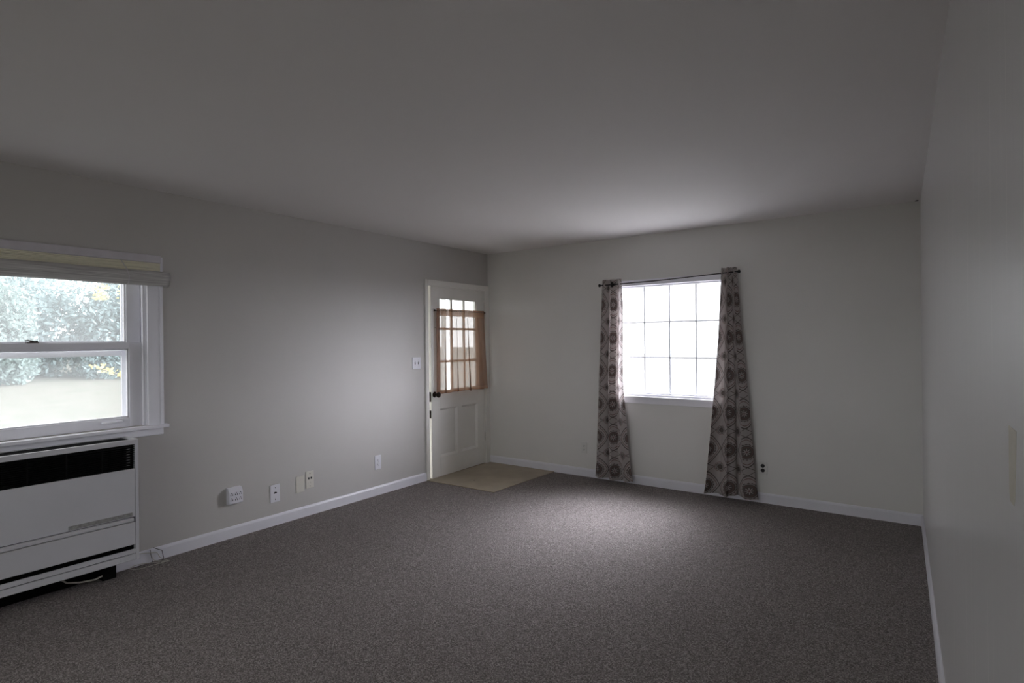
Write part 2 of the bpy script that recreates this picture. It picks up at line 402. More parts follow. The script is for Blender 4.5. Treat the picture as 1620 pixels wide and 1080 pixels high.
# ------------------------------------------------------------------ left window (double hung)
win = tag(empty('window_1', (XL, 1.022, .85)), kind='structure')
y0, y1, z0, z1 = W1['y0'], W1['y1'], W1['z0'], W1['z1']
b = B()
CW = .088
box(b, XL, XL+.018, y1-.004, y1+CW, .893, 1.998); box(b, XL, XL+.018, y0-CW, y0+.004, .893, 1.998); box(b, XL, XL+.0175, y0-CW, y1+CW, 1.985, 1.998)
box(b, XL+.018, XL+.024, y1+CW-.02, y1+CW, .893, 1.998)            # back band
box(b, XL+.018, XL+.024, y0-CW, y0-CW+.02, .893, 1.998)
box(b, XL-TH-.02, XL, y1-.010, y1+.002, z0, z1); box(b, XL-TH-.02, XL, y0-.002, y0+.010, z0, z1); box(b, XL-TH-.02, XL, y0, y1, z1-.01, z1+.002)
box(b, XL-.028, XL-.004, y1-.024, y1-.010, z0, z1); box(b, XL-.028, XL-.004, y0+.010, y0+.024, z0, z1)   # stops
obj('window_frame', b, M_frame, win, bevel=.002)
b = B()
box(b, XL-TH-.03, XL-.0002, y0-.005, y1+.005, .872, .894); box(b, XL, XL+.045, y0-CW-.025, y1+CW+.024, .872, .894)
box(b, XL, XL+.016, y0-CW, y1+CW, .826, .872)
obj('window_sill', b, M_frame, win, bevel=.004)
def sash(name, x0, x1, ya, yb, za, zb, st, rb, rt):
    b = B()
    box(b, x0, x1, ya, ya+st, za, zb); box(b, x0, x1, yb-st, yb, za, zb)
    box(b, x0, x1, ya+st, yb-st, za, za+rb); box(b, x0, x1, ya+st, yb-st, zb-rt, zb)
    m = .009                                                      # glazing bead
    for (a0, a1, c0, c1) in ((ya+st, ya+st+m, za+rb, zb-rt), (yb-st-m, yb-st, za+rb, zb-rt), (ya+st, yb-st, za+rb, za+rb+m), (ya+st, yb-st, zb-rt-m, zb-rt)):
        box(b, x0+.006, x1-.010, a0, a1, c0, c1)
    s = obj(name, b, M_frame, win, bevel=.002)
    g_ = B(); xm = (x0+x1)/2; box(g_, xm-.002, xm+.002, ya+st+.001, yb-st-.001, za+rb+.001, zb-rt-.001); obj('glass_pane', g_, M_glass, s)
    return s
xl1 = XL-.030
sa, sb = y0+.012, y1-.012
lower = sash('lower_sash', XL-.066, xl1, sa, sb, .896, lz(1.436, xl1), .082, .060, .040)
upper = sash('upper_sash', XL-.106, XL-.070, sa, sb, lz(1.392, XL-.07), z1-.012, .082, .045, .05)
zt = lz(1.436, xl1)
b = B(); sx0, sx1 = XL-.150, XL-.132                          # aluminium storm window outside the sashes
for (a0, a1, c0, c1) in ((y0+.010, y0+.055, z0, z1-.01), (y1-.055-.045, y1-.010, z0, z1-.01), (y0+.055, y1-.1, z1-.05, z1-.01), (y0+.055, y1-.1, z0, z0+.03), (y0+.055, y1-.1, 1.35, 1.385)):
    box(b, sx0, sx1, a0, a1, c0, c1)
obj('storm_window', b, M_frame, win, bevel=.002)
b = B(); yc = 1.026
box(b, XL-.062, XL-.034, yc-.028, yc+.028, zt, zt+.006); cyl(b, (XL-.048, yc, zt+.006), (0, 0, 1), .012, .008, 16)
tube(b, [(XL-.048, yc, zt+.012), (XL-.044, yc-.02, zt+.016), (XL-.040, yc-.034, zt+.014)], .004, 8); box(b, XL-.085, XL-.062, yc+.008, yc+.030, zt, zt+.014)
obj('sash_lock', b, M_bronze, lower, smooth=False)
for yc in (1.41, .635):
    b = B(); zz = .935
    tube(b, [(xl1+.0, yc-.052, zz), (xl1+.018, yc-.050, zz), (xl1+.022, yc-.04, zz), (xl1+.022, yc+.04, zz), (xl1+.018, yc+.050, zz), (xl1+.0, yc+.052, zz)], .0075, 8)
    obj('sash_lift', b, M_frame, lower, smooth=True)

# bamboo roll-up blind over the head of the window
bl = empty('bamboo_blind', (XL+.05, 1.0, 1.80)); tag(bl, 'rolled-up bamboo blind across the top of the left window', 'window blind')
M_val = mat('lavender_grey_headrail', (.60, .575, .61), .55, noise=.05, nscale=12)
M_bam = mat('pale_bamboo', (.50, .48, .36), .6, noise=.1, nscale=10)
g = G(M_bam); t = g.n('ShaderNodeTexCoord'); wv = g.n('ShaderNodeTexNoise'); wv.inputs['Scale'].default_value = 1; wv.inputs['Detail'].default_value = 3
mp = g.n('ShaderNodeMapping'); mp.inputs['Scale'].default_value = (1, 3, 260); g.t.links.new(t.outputs['Object'], mp.inputs[0]); g.t.links.new(mp.outputs[0], wv.inputs['Vector'])
rr = g.n('ShaderNodeValToRGB'); g.t.links.new(wv.outputs['Fac'], rr.inputs[0]); rr.color_ramp.elements[0].position = .3; rr.color_ramp.elements[0].color = (.60, .57, .45, 1)
rr.color_ramp.elements[1].position = .65; rr.color_ramp.elements[1].color = (.88, .85, .68, 1); g.t.links.new(rr.outputs[0], g.t.nodes['Principled BSDF'].inputs['Base Color'])
M_roll = mat('grey_bamboo_roll', (.33, .32, .31), .7)
g = G(M_roll); t = g.n('ShaderNodeTexCoord'); wv = g.n('ShaderNodeTexNoise'); wv.inputs['Scale'].default_value = 1; wv.inputs['Detail'].default_value = 3
mp = g.n('ShaderNodeMapping'); mp.inputs['Scale'].default_value = (40, 4, 230); g.t.links.new(t.outputs['Object'], mp.inputs[0]); g.t.links.new(mp.outputs[0], wv.inputs['Vector'])
rr = g.n('ShaderNodeValToRGB'); g.t.links.new(wv.outputs['Fac'], rr.inputs[0]); rr.color_ramp.elements[0].position = .3; rr.color_ramp.elements[0].color = (.34, .33, .325, 1)
rr.color_ramp.elements[1].position = .65; rr.color_ramp.elements[1].color = (.62, .61, .59, 1); g.t.links.new(rr.outputs[0], g.t.nodes['Principled BSDF'].inputs['Base Color'])
bl0, bl1 = .37, 1.672
b = B(); box(b, XL+.018, XL+.050, bl0, bl1, 1.955, 2.004); obj('headrail', b, M_val, bl, bevel=.002)
b = B(); box(b, XL+.030, XL+.040, bl0+.004, bl1-.004, 1.885, 1.953)
for k in range(9): tube(b, [(XL+.041, bl0+.004, 1.890+k*.0075), (XL+.041, bl1-.004, 1.890+k*.0075)], .0038, 6)
obj('slat_panel', b, M_bam, bl)
b = B(); pr = []
n_ = 40
for k in range(n_):                                             # flattened spiral roll, drooping a little
    a = 2*PI*k/n_; rr_ = 1 + .05*math.sin(3*a)
    pr.append((.055 + .034*math.cos(a)*rr_, 1.852 + .048*math.sin(a)*rr_))
segs = 30; rings = []
rn = random.Random(5)
for s in range(segs+1):
    yy = bl0-.035 + (bl1+.040-(bl0-.035))*s/segs; dz = .0015*math.sin(s*.5)
    rings.append([b.verts.new((XL+p+.0012*math.sin(s*.4), yy, q+dz)) for p, q in pr])
for a, c in zip(rings, rings[1:]):
    for k in range(n_): b.faces.new((a[k], a[(k+1) % n_], c[(k+1) % n_], c[k]))
for ring in (rings[0], rings[-1]):                              # rolled end: stepped rim
    cen = sum((v.co for v in ring), Vector())/n_
    prev = ring; sgn = -1 if ring is rings[0] else 1
    for kk, (s_c, dy) in enumerate(((.80, -.004), (.62, .001), (.40, -.006), (.15, -.002))):
        nw = [b.verts.new(cen + (v.co-cen)*s_c + Vector((0, sgn*dy, 0))) for v in ring]
        for k in range(n_): b.faces.new((prev[k], prev[(k+1) % n_], nw[(k+1) % n_], nw[k]))
        prev = nw
    b.faces.new(prev)
bmesh.ops.recalc_face_normals(b, faces=b.faces)
obj('rolled_slats', b, M_roll, bl, smooth=True)
for y in (1.46, .58):
    b = B(); tube(b, [(XL+.051, y-.02, 1.956), (XL+.080, y+.0, 1.900), (XL+.092, y+.012, 1.855), (XL+.080, y+.012, 1.812), (XL+.056, y+.012, 1.800)], .0022, 6); obj('lift_cord', b, M_val, bl)

# ------------------------------------------------------------------ wall heater
ht = empty('wall_heater', (XL+.11, .93, 0)); tag(ht, 'long white enamel wall heater with black top grille below the left window', 'heater')
h0, h1 = .40, 1.466; hf = XL+.21; hb = XL+.03
b = B()
# shell: ends, back, bottom tray and front face panels
box(b, hb, hf, h1-.018, h1, .112, .845); box(b, hb, hf, h0, h0+.018, .112, .845); box(b, hb, hb+.012, h0+.018, h1-.018, .112, .845)
box(b, hf-.020, hf, h0+.018, h1-.018, .815, .845)
box(b, hb, hf, h0+.018, h1-.018, .112, .120)
obj('cabinet', b, M_enamel, ht, bevel=.002)
b = B(); box(b, hf-.014, hf-.001, h0+.019, h1-.019, .3755, .668); obj('front_panel', b, M_enamel, ht, bevel=.002)
b = B(); prism(b, [(-.014, .345), (-.001, .345), (.009, .352), (.009, .366), (-.001, .371), (-.014, .371)], h0+.019, h1-.030, lambda a, p, q: (hf+p, a, q)); obj('ledge_strip', b, M_enamel, ht)
b = B(); box(b, hf-.014, hf-.002, h0+.019, h1-.019, .206, .3425); obj('lower_panel', b, M_enamel, ht, bevel=.0015)
b = B(); box(b, hf-.014, hf-.002, h0+.019, h1-.019, .153, .178); obj('toe_panel', b, M_enamel, ht, bevel=.0015)
b = B(); box(b, hf-.014, hf-.002, h0+.019, h1-.10, .118, .1480); box(b, hf-.014, hf-.002, h1-.10, h1-.019, .1195, .1480); obj('toe_panel', b, M_enamel, ht, bevel=.0015)
b = B(); box(b, hf-.040, hf-.030, h0+.019, h1-.019, .12, .83); obj('inner_baffle', b, M_darkrec, ht)
b = B()
for k in range(13): box(b, hf-.020, hf-.005, h0+.019, h1-.019, .674+k*.0112, .677+k*.0112)
for y in [h0+.019 + i*.172 for i in range(7)]: box(b, hf-.018, hf-.006, y, y+.004, .670, .814)
obj('front_grille', b, M_black, ht)
b = B()
for k in range(7): box(b, hf-.005, hf-.003, h1-.062, h1-.045, .690+k*.0165, .692+k*.0165)
obj('control_marks', b, M_enamel, ht)
b = B()
for k in range(9): box(b, hb+.016+k*.0150, hb+.020+k*.0150, h0+.019, h1-.032, .832, .841)
for y in [h0+.05 + i*.14 for i in range(7)]: box(b, hb+.036, hf-.022, y, y+.004, .826, .836)
box(b, hb+.034, hf-.02, h0+.019, h1-.032, .80, .803)
obj('top_grille', b, M_black, ht)
b = B(); box(b, hf-.0015, hf+.0015, 1.112, 1.430, .381, .403); obj('badge', b, M_badge, ht)
b = B(); box(b, XL+.002, hb-.001, h0, 1.40, .001, .60); obj('shade_sheet', b, M_darkrec, ht)  # dark sheet added to stand in for the deep shadow under the heater
for y in (.47, 1.31):
    b = B(); box(b, hb+.0, hb+.07, y, y+.07, 0, .112); obj('foot', b, M_darkrec, ht)
b = B(); tube(b, [(XL+.06, 1.10, .11), (XL+.065, 1.11, .075), (XL+.072, 1.14, .045), (XL+.082, 1.20, .028), (XL+.092, 1.27, .022), (XL+.092, 1.33, .035), (XL+.085, 1.37, .06), (XL+.08, 1.385, .10)], .005, 8)
tag(obj('gas_pipe', b, M_wire, smooth=True), 'thin curved pipe in the shadow under the white wall heater', 'pipe')

# loose wires by the end of the heater
b = B()
def loop(cx, cy, rx, ry, ang, z, k0=0, k1=1.0, n=28):
    out = []
    for k in range(n+1):
        a = 2*PI*(k0+(k1-k0)*k/n); px, py = rx*math.cos(a), ry*math.sin(a)
        out.append((cx+px*math.cos(ang)-py*math.sin(ang), cy+px*math.sin(ang)+py*math.cos(ang), z+.006*math.sin(a*2)+.006))
    return out
path = [(XL+.05, 1.42, .11), (XL+.018, 1.47, .085), (XL+.018, 1.56, .075), (XL+.020, 1.64, .055), (XL+.03, 1.655, .02)]
path += loop(XL+.080, 1.575, .030, .105, -.35, .004, .25, 1.2) + [(XL+.03, 1.62, .01), (XL+.017, 1.60, .06)]
tube(b, path, .0024, 6)
tag(obj('loose_wire', b, M_wire, smooth=True), 'thin off-white wire looped on the carpet at the right end of the heater', 'wire')
b = B()
tube(b, [(XL+.016, 1.60, .085), (XL+.022, 1.606, .04), (XL+.03, 1.61, .006), (XL+.06, 1.60, .005), (XL+.09, 1.63, .006), (XL+.07, 1.66, .02), (XL+.020, 1.67, .06), (XL+.016, 1.62, .092)], .002, 6)
tag(obj('loose_wire', b, M_slot, smooth=True), 'thin dark wire hooked over the baseboard beside the looped off-white wire', 'wire')

# ------------------------------------------------------------------ wall plates
def plate_root(name, pos, label, cat): return tag(empty(name, pos), label, cat)
def on_left(y, z):  return lambda o, a, c: (XL+o, y+a, z+c)      # o out of wall, a to the right seen from the room, c up
def on_back(x, z):  return lambda o, a, c: (x+a, D-o, z+c)
def pbox(b, P, o0, o1, a0, a1, c0, c1): 
    p, q = P(o0, a0, c0), P(o1, a1, c1); box(b, p[0], q[0], p[1], q[1], p[2], q[2])
def disc(b, P, o0, o1, a, c, r, n=20):
    p, q = Vector(P(o0, a, c)), Vector(P(o1, a, c)); cyl(b, p, q-p, r, (q-p).length, n)
def duplex(name, P, label, mp, mr, w=.072, h=.118, slots=True):
    t = plate_root(name, P(0, 0, -h/2), label, 'electrical outlet')
    b = B(); pbox(b, P, 0, .006, -w/2, w/2, -h/2, h/2); obj('cover_plate', b, mp, t, bevel=.002)
    for c in (.0195, -.0195):
        b = B(); disc(b, P, .005, .0085, 0, c, .0165); rc = obj('receptacle', b, mr, t)
        if slots:
            b = B(); pbox(b, P, .008, .0092, -.008, -.0055, c-.002, c+.007); pbox(b, P, .008, .0092, .0055, .008, c-.002, c+.007); disc(b, P, .008, .0092, 0, c-.008, .0028, 10)
            obj('slots', b, M_slot, rc)
    b = B(); disc(b, P, .006, .0075, 0, 0, .003, 10); obj('screw', b, M_hinge, t)
    return t
duplex('duplex_outlet', on_left(3.530, .303), 'white duplex outlet on the left wall, the one nearest the door', M_plate, M_plate, .074, .130)
duplex('duplex_outlet', on_back(-2.823, .298), 'painted-over grey outlet on the far wall between the door mat and left patterned curtain', M_paintedplate, M_paintedplate, .068, .112)
duplex('duplex_outlet', on_back(-1.082, .299), 'outlet with two black receptacles on the far wall right of the patterned curtains', M_paintedplate, M_slot, .070, .116, slots=False)
# toggle switch pair by the door
P = on_left(4.043, 1.207); t = plate_root('light_switch', P(0, 0, -.06), 'white double toggle light switch on the left wall beside the door frame', 'light switch')
b = B(); pbox(b, P, 0, .006, -.058, .058, -.059, .059); obj('cover_plate', b, M_plate, t, bevel=.002)
for a in (-.023, .023):
    b = B(); pbox(b, P, .0055, .0065, a-.006, a+.006, -.013, .013); sl = obj('switch_slot', b, M_slot, t)
    b = B(); pbox(b, P, .006, .017, a-.004, a+.004, -.001, .009); obj('toggle', b, M_plate, sl, bevel=.001)
    for c in (-.03, .03):
        b = B(); disc(b, P, .006, .0072, a, c, .0028, 10); obj('screw', b, M_hinge, t)
# cable plate
P = on_left(2.492, .248); t = plate_root('cable_plate', P(0, 0, -.067), 'bright white wall plate with a half-round cable hole, right of the six-way adapter', 'wall plate')
b = B(); pbox(b, P, 0, .008, -.040, .040, -.068, .068); obj('cover_plate', b, M_plate, t, bevel=.002)
for c in (.045, -.045):
    b = B(); disc(b, P, .008, .0095, 0, c, .0045, 12); obj('screw', b, M_slot, t)
b = B()
pts = [(-.014, 0)] + [(-.014*math.cos(PI*k/10), .013*math.sin(PI*k/10)) for k in range(1, 10)] + [(.014, 0)]
prism(b, pts, .007, .0095, lambda o, a, c: P(o, a, c)); obj('cable_hole', b, M_slot, t)
# blank plate
P = on_left(2.714, .272); t = plate_root('blank_plate', P(0, 0, -.067), 'blank ivory wall plate left of the plate with two black jacks', 'wall plate')
b = B(); pbox(b, P, 0, .007, -.037, .037, -.066, .066); obj('cover_plate', b, M_ivory, t, bevel=.002)
for c in (.042, -.042):
    b = B(); disc(b, P, .007, .008, 0, c, .003, 10); obj('screw', b, M_ivory, t)
# jack plate
P = on_left(2.803, .293); t = plate_root('jack_plate', P(0, 0, -.07), 'ivory wall plate with two square black jacks side by side', 'wall plate')
b = B(); pbox(b, P, 0, .007, -.037, .037, -.070, .070); obj('cover_plate', b, M_ivory, t, bevel=.002)
for a in (-.012, .012):
    b = B(); pbox(b, P, .0065, .0085, a-.007, a+.007, .004, .020); obj('jack', b, M_slot, t)
for a in (-.012, .012):
    b = B(); pbox(b, P, .0065, .0085, a-.007, a+.007, -.032, -.018); obj('jack_blank', b, M_ivory, t)
for c in (.050, -.052):
    b = B(); disc(b, P, .007, .008, 0, c, .0038, 10); obj('screw', b, M_slot, t)
# six-way outlet adapter, wedge topped
P = on_left(2.165, .31); t = plate_root('outlet_adapter', P(0, 0, -.07), 'white six-way plug adapter block sticking out of the left wall nearest the heater', 'outlet adapter')
b = B()
prism(b, [(0, -.060), (.040, -.056), (.044, -.050), (.044, .028), (.026, .060), (0, .062)], -.055, .048, lambda a, o, c: P(o, a, c)); obj('adapter_body', b, M_plate, t, bevel=.003)
for c in (.010, -.028):
    for a in (-.036, -.003, .029):
        b = B(); pbox(b, P, .0435, .0452, a-.009, a-.005, c-.003, c+.007); pbox(b, P, .0435, .0452, a+.005, a+.009, c-.003, c+.007); disc(b, P, .0435, .0452, a, c+.014, .0035, 10)
        obj('socket', b, M_slot, t)

# ------------------------------------------------------------------ entry floor panel
b = B()
vs = [(XL, 4.205), (-4.000, 4.158), (-3.226, 4.180), (-3.186, 5.206), (XL+.018, 5.206), (XL+.018, 4.205)]
vs = [(XL+.019, 4.160), (-3.226, 4.180), (-3.186, 5.2055), (XL+.019, 5.2055)]
prism(b, vs, 0, .007, lambda a, p, q: (p, q, a))
ep = obj('entry_floor_panel', b, M_vinyl, bevel=.002); tag(ep, 'square beige vinyl panel laid on the carpet in front of the door', 'floor panel')
b = B(); cyl(b, (-3.66, 4.42, .0068), (0, 0, 1), .007, .0007, 12); obj('dark_stain', b, M_slot, ep)
b = B(); box(b, XL-TH, XL, DR['y0']+.005, DR['y1']-.005, 0, .006); obj('threshold', b, M_vinyl, door)

# ------------------------------------------------------------------ back window
win2 = tag(empty('window_2', ((W2['x0']+W2['x1'])/2, D, .79)), kind='structure')
x0, x1, z0, z1 = W2['x0'], W2['x1'], W2['z0'], W2['z1']
b = B()
box(b, x0-.06, x0+.004, D-.016, D, .865, 2.005); box(b, x1-.004, x1+.06, D-.016, D, .865, 2.005); box(b, x0-.06, x1+.06, D-.016, D, 1.951, 2.005)
box(b, x0-.06, x1+.06, D-.022, D-.016, 1.990, 2.005)
box(b, x0-.001, x0+.006, D, D+TH, z0, z1); box(b, x1-.006, x1+.001, D, D+TH, z0, z1); box(b, x0, x1, D, D+TH, z1-.006, z1+.001)
# vinyl frame
yf0, yf1 = D+.035, D+.085
gx0, gx1, gz0, gz1 = bx(-2.397, D+.06), bx(-1.393, D+.06), bz(.905, D+.06), bz(1.931, D+.06)
box(b, x0+.006, gx0, yf0, yf1, z0, z1-.006); box(b, gx1, x1-.006, yf0, yf1, z0, z1-.006); box(b, gx0, gx1, yf0, yf1, gz1, z1-.006); box(b, gx0, gx1, yf0, yf1, z0, gz0)
obj('window_frame', b, M_frame, win2, bevel=.002)
b = B(); box(b, x0-.075, x1+.075, D-.034, D, .846, .866); box(b, x0+.006, x1-.006, D-.001, D+TH+.02, .846, .886)
box(b, x0-.055, x1+.055, D-.014, D, .795, .846)
obj('window_sill', b, M_frame, win2, bevel=.003)
b = B(); box(b, gx0-.003, gx1+.003, D+.050, D+.053, gz0-.003, gz1+.003); box(b, gx0-.003, gx1+.003, D+.068, D+.071, gz0-.003, gz1+.003); obj('glass_pane', b, M_glass2, win2)
b = B()
for k in (1, 2, 3):
    x = gx0+(gx1-gx0)*k/4; box(b, x-.007, x+.007, D+.057, D+.063, gz0, gz1)
for k in (1, 2):
    z = gz0+(gz1-gz0)*k/3; box(b, gx0, gx1, D+.0575, D+.0625, z-.007, z+.007)
obj('window_grille', b, M_grid, win2)

# patterned curtains on a thin rod
M_cur = mat('medallion_print_cloth', (.5, .47, .44), .85, spec=.15)
def curtain_material():
    m, n, df, tl, mx, _ = transl('medallion_print_cloth', (.5, .47, .44), .32)
    g = G(m); uv = g.n('ShaderNodeUVMap'); s = g.n('ShaderNodeSeparateXYZ'); g.t.links.new(uv.outputs[0], s.inputs[0])
    U, V = s.outputs[0], s.outputs[1]
    PX, PY = .20, .33                                         # repeat of the print in metres of cloth
    def cell(ou, ov):
        a = g.m('MULTIPLY', g.m('SUBTRACT', g.m('FRACT', g.m('ADD', g.m('DIVIDE', U, PX), ou)), .5), PX)
        c = g.m('MULTIPLY', g.m('SUBTRACT', g.m('FRACT', g.m('ADD', g.m('DIVIDE', V, PY), ov)), .5), PY)
        return a, c
    def rad(a, c, sx=1, sy=1): return g.m('SQRT', g.m('ADD', g.m('POWER', g.m('MULTIPLY', a, sx), 2), g.m('POWER', g.m('MULTIPLY', c, sy), 2)))
    def ring(d, r0, wd): return g.m('LESS_THAN', g.m('ABSOLUTE', g.m('SUBTRACT', d, r0)), wd)
    cream, taupe, dark, rose = (.58, .545, .53), (.16, .135, .125), (.12, .10, .09), (.25, .15, .135)
    col = cream
    # big medallions
    a, c = cell(0, 0); d = rad(a, c, .95, .92); th = g.m('ARCTAN2', c, a)
    # ogee frame lines around each medallion: |a|/w + |c|/h diamonds
    od = g.m('ADD', g.m('POWER', g.m('DIVIDE', g.m('ABSOLUTE', a), .098), 1.7), g.m('POWER', g.m('DIVIDE', g.m('ABSOLUTE', c), .128), 1.2))
    col = g.mix(ring(od, 1.0, .05), col, taupe); col = g.mix(ring(od, .80, .03), col, rose)
    od2 = g.m('ADD', g.m('DIVIDE', g.m('ABSOLUTE', a), .100), g.m('DIVIDE', g.m('ABSOLUTE', g.m('SUBTRACT', g.m('ABSOLUTE', c), .165)), .055))
    col = g.mix(ring(od2, .62, .05), col, taupe)
    lobes = g.m('ADD', .062, g.m('MULTIPLY', g.m('COSINE', g.m('MULTIPLY', th, 16)), .003))
    col = g.mix(g.m('LESS_THAN', d, lobes), col, taupe)
    col = g.mix(ring(d, .054, .0022), col, cream)
    col = g.mix(ring(d, .040, .0022), col, rose)
    star = g.m('ADD', .018, g.m('MULTIPLY', g.m('COSINE', g.m('MULTIPLY', th, 8)), .011))
    col = g.mix(g.m('LESS_THAN', d, star), col, cream)
    col = g.mix(g.m('LESS_THAN', d, .007), col, rose)
    # smaller dark discs, half a repeat over
    a, c = cell(.5, .5); d = rad(a, c, 1.1, 1); th = g.m('ARCTAN2', c, a)
    col = g.mix(g.m('LESS_THAN', d, .034), col, taupe)
    col = g.mix(ring(d, .041, .002), col, rose)
    col = g.mix(ring(d, .026, .002), col, cream); col = g.mix(ring(d, .013, .004), col, dark)
    g.t.links.new(col, df.inputs[0])
    g.t.links.new(g.mix(.25, col, (.6, .57, .56)), tl.inputs[0])
    return m
M_cur = curtain_material()
def lerp(a, b_, t): return a+(b_-a)*t
def pw(tab, v):                                                 # piecewise linear table
    for (v0, a0), (v1, a1) in zip(tab, tab[1:]):
        if v <= v1: return lerp(a0, a1, (v-v0)/(v1-v0))
    return tab[-1][1]
def curtain(label, left, right, folds, ztop, zbot, seed, uoff, amp, off=.085):
    rn = random.Random(seed)
    t = tag(empty('patterned_curtain', ((pw(left, 1)+pw(right, 1))/2, D-.08, zbot)), label, 'curtain', None)
    b = B(); uvl = b.loops.layers.uv.new('UVMap'); NU, NV = 160, 90; rows = []
    p1, p2, p3 = [rn.uniform(0, 6) for _ in range(3)]
    def pt(uu, v):                                              # v = 0 top, 1 bottom
        xl_, xr_ = pw(left, v), pw(right, v)
        ww = uu + .05*math.sin(2*PI*uu)*(v) 
        x = lerp(xl_, xr_, ww)
        A = pw(amp, v)
        wv = math.sin(2*PI*folds*uu + p1 + .5*v*math.sin(4*uu+p2)); wv = 1 - 2*abs(min(1, max(0, (1-wv)/2)))**.75   # sharp valleys, round crests
        y = A*wv*(1+.25*math.sin(7*uu+p3)*v) + .008*v*math.sin(2*PI*2.3*folds*uu+p2)
        x += .35*A*math.sin(2*(2*PI*folds*uu + p1))*.5
        if v > .93: x += (v-.93)*.25*(uu-.5)
        z = lerp(ztop, zbot, v) + .010*math.sin(2*PI*folds*uu*.5+p3)*max(0, v-.9)*10*.6
        y = min(y, off-.02)
        return Vector((x, D-off-y*1.0, z))
    # arc length along a low row gives the cloth coordinate
    arc = [0]
    for i in range(NU): arc.append(arc[-1] + (pt((i+1)/NU, .75)-pt(i/NU, .75)).length)
    for j in range(NV+1):
        rows.append([b.verts.new(pt(i/NU, j/NV)) for i in range(NU+1)])
    for j in range(NV):
        for i in range(NU):
            fc = b.faces.new((rows[j][i], rows[j+1][i], rows[j+1][i+1], rows[j][i+1]))
            for l, (a, c) in zip(fc.loops, ((i, j), (i, j+1), (i+1, j+1), (i+1, j))):
                l[uvl].uv = (arc[a]*.72+uoff[0], (1-c/NV)*(ztop-zbot)+uoff[1])
    o = obj('curtain_panel', b, M_cur, t, smooth=True)
    sd = o.modifiers.new('cloth', 'SOLIDIFY'); sd.thickness = .0015; sd.offset = 0
    return t, pt
cl, ptl = curtain('left patterned curtain, pushed to the left edge of the far window',
    [(0, -2.555), (.5, -2.61), (1, -2.660)], [(0, -2.350), (.15, -2.335), (.5, -2.345), (.62, -2.33), (.85, -2.295), (1, -2.262)],
    2.6, 2.020, .030, 2, (.06, .075), [(0, .022), (.1, .026), (.6, .036), (1, .042)])
cr, ptr_ = curtain('right patterned curtain, hanging at the right edge of the far window',
    [(0, -1.385), (.3, -1.415), (.5, -1.445), (1, -1.540)], [(0, -1.268), (.3, -1.235), (.5, -1.20), (.8, -1.155), (1, -1.128)],
    2.4, 2.045, .036, 4, (.10, .09), [(0, .022), (.2, .032), (.6, .048), (1, .055)])
rod = empty('curtain_rod', (-1.9, D-.085, 1.96)); tag(rod, 'thin black curtain rod over the far window carrying both patterned curtains', 'curtain rod')
b = B(); yr = D-.088
tube(b, [(-2.565, yr, 1.968), (-2.43, yr, 1.969), (-2.02, yr, 1.975), (-1.95, yr, 1.977), (-1.37, yr, 2.000), (-1.262, yr, 2.004)], [.0065]*3+[.0050]*3, 12)
obj('rod_pole', b, M_rod, rod, smooth=True)
for x, z, s in ((-2.565, 1.968, -1), (-1.262, 2.004, 1)):
    b = B(); lathe(b, (x, yr, z), (s, 0, 0), [(0, .006), (.004, .009), (.008, .006), (.012, .013), (.020, .017), (.028, .013), (.033, .004)], 16); obj('finial', b, M_rod, rod, smooth=True)
b = B(); lathe(b, (-2.455, yr-.012, 1.967), (1, 0, 0), [(0, .008), (.004, .020), (.010, .026), (.018, .026), (.024, .020), (.028, .012), (.040, .008)], 20); obj('collar', b, M_rod, rod, smooth=False)
for x, z in ((-2.448, 1.968), (-1.40, 1.999)):
    b = B(); tube(b, [(x, D-.004, z), (x, yr, z)], .005, 8); cyl(b, (x, D, z), (0, -1, 0), .016, .005, 16); obj('rod_bracket', b, M_rod, rod)

# ------------------------------------------------------------------ small marks on walls
b = B()
prism(b, [(1.042, 1.288), (1.108, 1.288), (1.106, 1.19), (1.098, 1.178), (1.068, 1.178), (1.058, 1.19)], -.0008, .0006, lambda a, p, q: (xr(p)+a, p, q))
o = tag(obj('beige_strip', b, M_strip, bevel=.0005), 'short beige strip stuck upright on the glossy right wall', 'wall strip')
b = B(); cyl(b, (xr(D)-.022, D-.016, H-.004), (0, 0, 1), .011, .005, 16)
tag(obj('cable_hole', b, M_darkrec), 'small dark hole in the ceiling at the far right corner', 'hole')

# ------------------------------------------------------------------ outdoors
M_grass = mat('dry_autumn_grass', (.30, .29, .16), .95, spec=.1)
g = G(M_grass); t = g.n('ShaderNodeTexCoord'); a1 = g.n('ShaderNodeTexNoise'); a1.inputs['Scale'].default_value = 2.6; a1.inputs['Detail'].default_value = 12; a1.inputs['Roughness'].default_value = .7
g.t.links.new(t.outputs['Object'], a1.inputs['Vector']); rr = g.n('ShaderNodeValToRGB'); g.t.links.new(a1.outputs['Fac'], rr.inputs[0])
rr.color_ramp.elements[0].position = .35; rr.color_ramp.elements[0].color = (.044, .048, .034, 1); rr.color_ramp.elements[1].position = .65; rr.color_ramp.elements[1].color = (.072, .067, .056, 1)
g.t.links.new(rr.outputs[0], g.t.nodes['Principled BSDF'].inputs['Base Color'])
def ground_z(x, y):
    d = max(0, XL-.3-x); return -.45 + .060*max(0, d-2) * (1 if d < 26 else 26/d) - .006*max(0, y-1)*min(1, d/8)
b = B(); NX, NY = 60, 70; rows = []
for i in range(NX+1):
    x = XL-TH-.01 - (i/NX)**1.6*70
    rows.append([b.verts.new((x, y, ground_z(x, y)+random.uniform(-.01, .01))) for y in [-50+k*(100/NY) for k in range(NY+1)]])
for i in range(NX):
    for k in range(NY): b.faces.new((rows[i][k], rows[i][k+1], rows[i+1][k+1], rows[i+1][k]))
bmesh.ops.recalc_face_normals(b, faces=b.faces)
